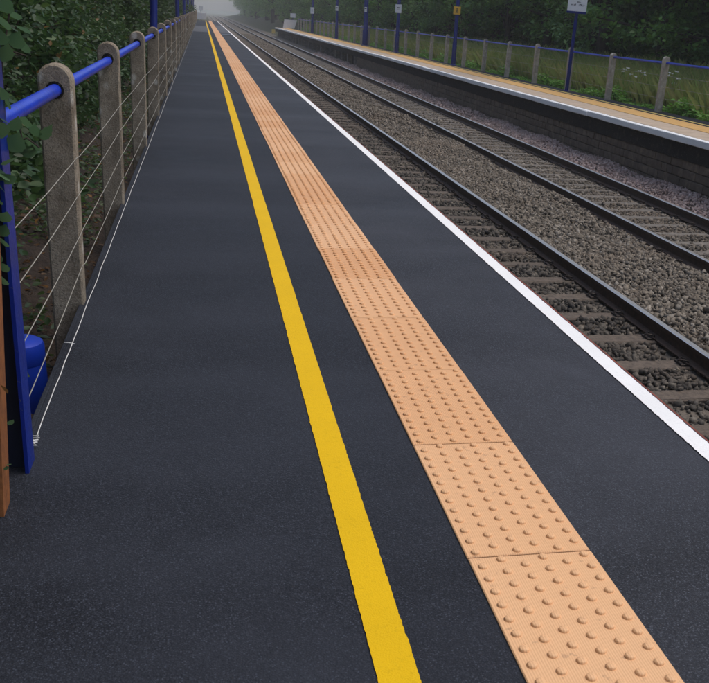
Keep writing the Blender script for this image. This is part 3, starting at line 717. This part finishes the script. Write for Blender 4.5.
while y < 40:
    i = (k+1) % 3; s = rnd.uniform(1.5, 1.9)
    plant_tree('shrub', ['large dark shrub in the hedge behind the front shrubs', 'broad tall dark shrub in the hedge behind the front shrubs', 'large glossy shrub in the hedge behind the front shrubs'][i], 'shrub', SH[i], (-3.1-rnd.uniform(0, .5), y, -.1), rnd.uniform(0, 6.28), (s, s, s*1.25), 'tall shrubs of the hedge', ('foliage', 'stem'))
    y += rnd.uniform(1.7, 2.2); k += 1
LT = [tree_meshes(31, 2.6, 2.6, 4.4, 3.6, 240, 50, .6, .15, M['leafL'], 8, .17), tree_meshes(32, 2.8, 2.6, 5., 4.2, 240, 50, .62, .15, M['leafH'], 9, .19)]
y = -4.; k = 0
while y < 132:
    i = k % 2; s = rnd.uniform(.95, 1.15)
    plant_tree('broadleaf_tree', ['dark tree overhanging the near fence from behind the hedge', 'dark glossy tree overhanging the near fence from behind the hedge'][i], 'tree', LT[i], (-4.6-rnd.uniform(0, .8) if y < 40 else -3.9-rnd.uniform(0, .6), y, 0), rnd.uniform(0, 6.28), (s, s, s), 'trees behind the near hedge')
    y += rnd.uniform(3.2, 4.2) if y < 60 else rnd.uniform(4.5, 6); k += 1
y = 36.
while y < 131:
    i = rnd.choice([0, 1]); s = rnd.uniform(1.2, 1.6)
    plant_tree('shrub', ['distant dark shrub along the near fence', 'distant taller dark shrub along the near fence'][i], 'shrub', SH[i], (-2.5-rnd.uniform(0, .4), y, -.2), rnd.uniform(0, 6.28), (s, s*1.3, s*1.25), 'distant shrubs behind the near fence', ('foliage', 'stem')); y += rnd.uniform(2.2, 3.2)
y = 138.
while y < 300:
    i = rnd.choice([0, 1]); s = rnd.uniform(1.1, 1.5)
    plant_tree('broadleaf_tree', 'misty tree on the verge past the end barrier', 'tree', LT[i], (-5.0-rnd.uniform(0, 2), y, -.3), rnd.uniform(0, 6.28), (s, s, s), 'misty trees on the verge past the barrier'); y += rnd.uniform(8, 12)

# ground ivy, leaf litter, weeds, grasses
r = np.random.default_rng(41)
def zsoil(x): return np.interp(-x, [.66, .80, 1.0, 1.25, 1.6, 2.1, 3.0], [-.42, -.42, -.36, -.28, -.18, -.08, .02])
n = 12000; x = -(.88+r.gamma(2.2, .26, n)); y = r.uniform(3.2, 26, n); cl = np.sin(y*2.1+x*3)+np.sin(y*.83-x*5)+r.normal(0, .7, n)
m = (cl > -.2) & (x > -2.6); x, y = x[m], y[m]
P = np.stack([x, y, zsoil(x)+.02+r.gamma(1.5, .05, len(x))], -1)
V, F = leaves(P, r.uniform(.035, .075, len(P)), r, LV, LF, 1.2)
tag(link('ground_ivy', np_mesh('ground_ivy', V, F, M['ivy'])), 'ground ivy spreading over the soil under the hedge', 'ivy', kind='stuff')
n = 2600; x = -r.uniform(.68, 2.0, n); y = r.uniform(3.2, 22, n); P = np.stack([x, y, zsoil(x)+.012+r.uniform(0, .02, n)], -1)
V, F = leaves(P, r.uniform(.03, .065, n), r, LV, LF, 1.6)
tag(link('leaf_litter', np_mesh('leaf_litter', V, F, M['litter'])), 'brown fallen leaves on the soil beside the platform', 'leaf litter', kind='stuff')
def blades(n, x0, x1, y0, y1, h0, h1, wd, r, zf, lean=.35):
    x = r.uniform(x0, x1, n); y = y0+(y1-y0)*r.uniform(0, 1, n)**1.3; z = zf(x); h = r.uniform(h0, h1, n); a = r.uniform(0, 6.28, n); ln = r.normal(0, lean, (n, 2))*h[:, None]
    dx, dy = np.cos(a)*wd, np.sin(a)*wd
    V = np.stack([np.stack([x-dx, y-dy, z], -1), np.stack([x+dx, y+dy, z], -1), np.stack([x+ln[:, 0]*.35+dx*.7, y+ln[:, 1]*.35+dy*.7, z+h*.6], -1), np.stack([x+ln[:, 0], y+ln[:, 1], z+h], -1)], 1)
    F = np.array([(0, 1, 2), (0, 2, 3)])[None]+(np.arange(n)*4)[:, None, None]
    return V.reshape(-1, 3), F.reshape(-1, 3)
zb = lambda x: np.interp(x, [10.61, 11, 11.6, 12.4, 13.5, 15, 18], [-.12, -.12, -.08, 0, .15, .4, .8])-.02
V, F = blades(80000, 10.95, 14.2, 15, 112, .3, .85, .006, r, zb, .3)
tag(link('tall_grass', np_mesh('tall_grass', V, F, M['grass'])), 'tall seeding straw coloured grass on the bank behind the opposite fence', 'grass', kind='stuff')
n = 36000; yy = 14+100*r.uniform(0, 1, n)**1.5; xx = 10.62+r.gamma(2., .2, n); P = np.stack([xx, yy, zb(xx)+r.uniform(.02, .34, n)*np.clip(.6+.5*np.sin(yy*1.3)+.3*np.sin(yy*3.1), .25, 1.3)], -1)
V, F = leaves(P, r.uniform(.06, .13, n), r, LV2, LF2, .9)
tag(link('green_weeds', np_mesh('green_weeds', V, F, M['weed'])), 'bright green low weeds at the foot of the opposite fence', 'weeds', kind='stuff')
# cow parsley behind the opposite fence
fm = []
for k in range(3):
    bb = MB(); rr = random.Random(80+k); heads = []
    for j in range(4):
        hx, hy, hz = rr.uniform(-.16, .16), rr.uniform(-.16, .16), rr.uniform(.55, .95); bb.tube([(0, 0, 0), (hx*.4, hy*.4, hz*.5), (hx, hy, hz)], [.008, .006, .004], 5, 0); heads.append((hx, hy, hz))
    stem = bb.mesh('stem', M['weed']); bb = MB()
    for hx, hy, hz in heads:
        for j in range(9):
            a = rr.uniform(0, 6.28); q = rr.uniform(0, .06); bb.lathe([(.004, 0), (.02, .01), (.014, .02)], (hx+q*math.cos(a), hy+q*math.sin(a), hz+rr.uniform(-.01, .015)), 6, 0)
    fm.append((stem, bb.mesh('flower_head', M['flower'])))
for k, (px, py) in enumerate([(672, 75), (676, 82), (668, 88), (642, 74), (636, 82), (640, 88), (626, 71), (618, 84), (668, 80), (560, 78)]):
    p = on(px, py, 0, 11.1+.25*(k % 3)); t = thing('cow_parsley', 'white flowering cow parsley among the straw grass behind the opposite fence', 'wild flower', (p[0], p[1], float(zb(p[0]))), (0, 0, k*1.1), 'cow parsley on the bank', (1, 1, max(.5, (p[2]+.12)/.85)))
    link('stem', fm[k % 3][0], t); link('flower_head', fm[k % 3][1], t)

# climbing plant on the blue column: every leaf its own piece
cp = thing('climbing_plant', 'broad leaved climber hanging round the blue steel column', 'climber', (0, 0, 0))
bb = MB(); 
half = [(0, 0), (.20, .03), (.36, .14), (.43, .28), (.44, .40), (.39, .53), (.31, .66), (.20, .79), (.11, .88), (0, 1.06)]
half = [(a*(1+.07*(-1)**j), c, .10*a-.10*c*c) for j, (a, c) in enumerate(half)]
Vb = [(0, c, -.10*c*c-.02) for a, c, e in half]+half+[(-a, c, e) for a, c, e in half]; nh = len(half)
bb.add(Vb, [(j, nh+j, nh+j+1, j+1) for j in range(nh-1)]+[(j, j+1, 2*nh+j+1, 2*nh+j) for j in range(nh-1)]); lm1 = bb.mesh('leaf', M['climb'], True)
spots = [(8, 30, 20, 3.05), (3, 12, 14, 3.1), (14, 48, 14, 3.2), (24, 52, 12, 3.3), (4, 62, 16, 3.1), (6, 122, 22, 3.05), (3, 138, 20, 3.0), (14, 131, 13, 3.1), (20, 142, 14, 3.2), (28, 146, 20, 3.25), (36, 150, 19, 3.3), (43, 140, 14, 3.3),
         (34, 136, 12, 3.3), (25, 126, 12, 3.2), (12, 152, 18, 3.1), (5, 165, 16, 3.0), (8, 178, 20, 2.98), (3, 190, 18, 2.98), (12, 184, 14, 3.0), (2, 205, 14, 2.98), (3, 222, 13, 2.98), (1, 236, 12, 2.98), (5, 246, 12, 2.98), (2, 262, 11, 2.97), (8, 272, 12, 2.97), (3, 284, 12, 2.97),
         (30, 158, 14, 3.3), (22, 154, 13, 3.25), (2, 100, 16, 3.05), (10, 110, 16, 3.1), (1, 45, 14, 3.1), (18, 20, 12, 3.2), (30, 34, 12, 3.4), (9, 425, 7, 2.72), (6, 470, 6, 2.72), (10, 465, 5, 2.72)]
cr = random.Random(9); vine = []
for (px, py, sz, Y) in spots:
    p = on(px, py, 1, Y); s = sz/FPX*Y*1.15; vine.append(p)
    link('leaf', lm1, cp, tuple(p), (cr.uniform(.5, 1.3), cr.uniform(-.5, .5), cr.uniform(1.9, 4.4)), (s, s, s))
bb = MB()
for ch in ([(0, 300), (2, 240), (1, 180), (4, 120), (2, 60), (10, 10)], [(4, 150), (18, 142), (27, 138), (40, 148)], [(2, 60), (14, 52), (26, 56)], [(22, 140), (20, 128)]):
    bb.tube([tuple(on(a, c, 1, 3.12)) for a, c in ch], .003, 5)
bb.build('stem', M['bark'], cp, True)

bb = MB(); bb.add([tuple(v*np.array([1.5, 1, 1])) for v in LV], [tuple(q) for q in LF])
p = on(8, 394, 1, 2.70); tag(bb.build('dead_leaf', M['litter'], None, True, loc=tuple(p), rot=(1.2, .3, 2.2), scale=(.035, .035, .035)), 'curled orange brown dead leaf caught on the timber post', 'leaf')

# ------------------------------------------------------------------ mist
b = MB(); b.box(-160, 200, -60, 900, -3.2, 19.); hz = b.build('haze', None)
tag(hz, kind='stuff'); hz.data.materials.clear()
t = NT('mist'); t.n.remove(t.b); pv = t.new('ShaderNodeVolumePrincipled'); pv.inputs['Color'].default_value = (.985, .995, 1, 1); pv.inputs['Density'].default_value = .0009
pv.inputs['Anisotropy'].default_value = .1; t.lk(pv.outputs[0], t.out.inputs['Volume']); hz.data.materials.append(t.m)
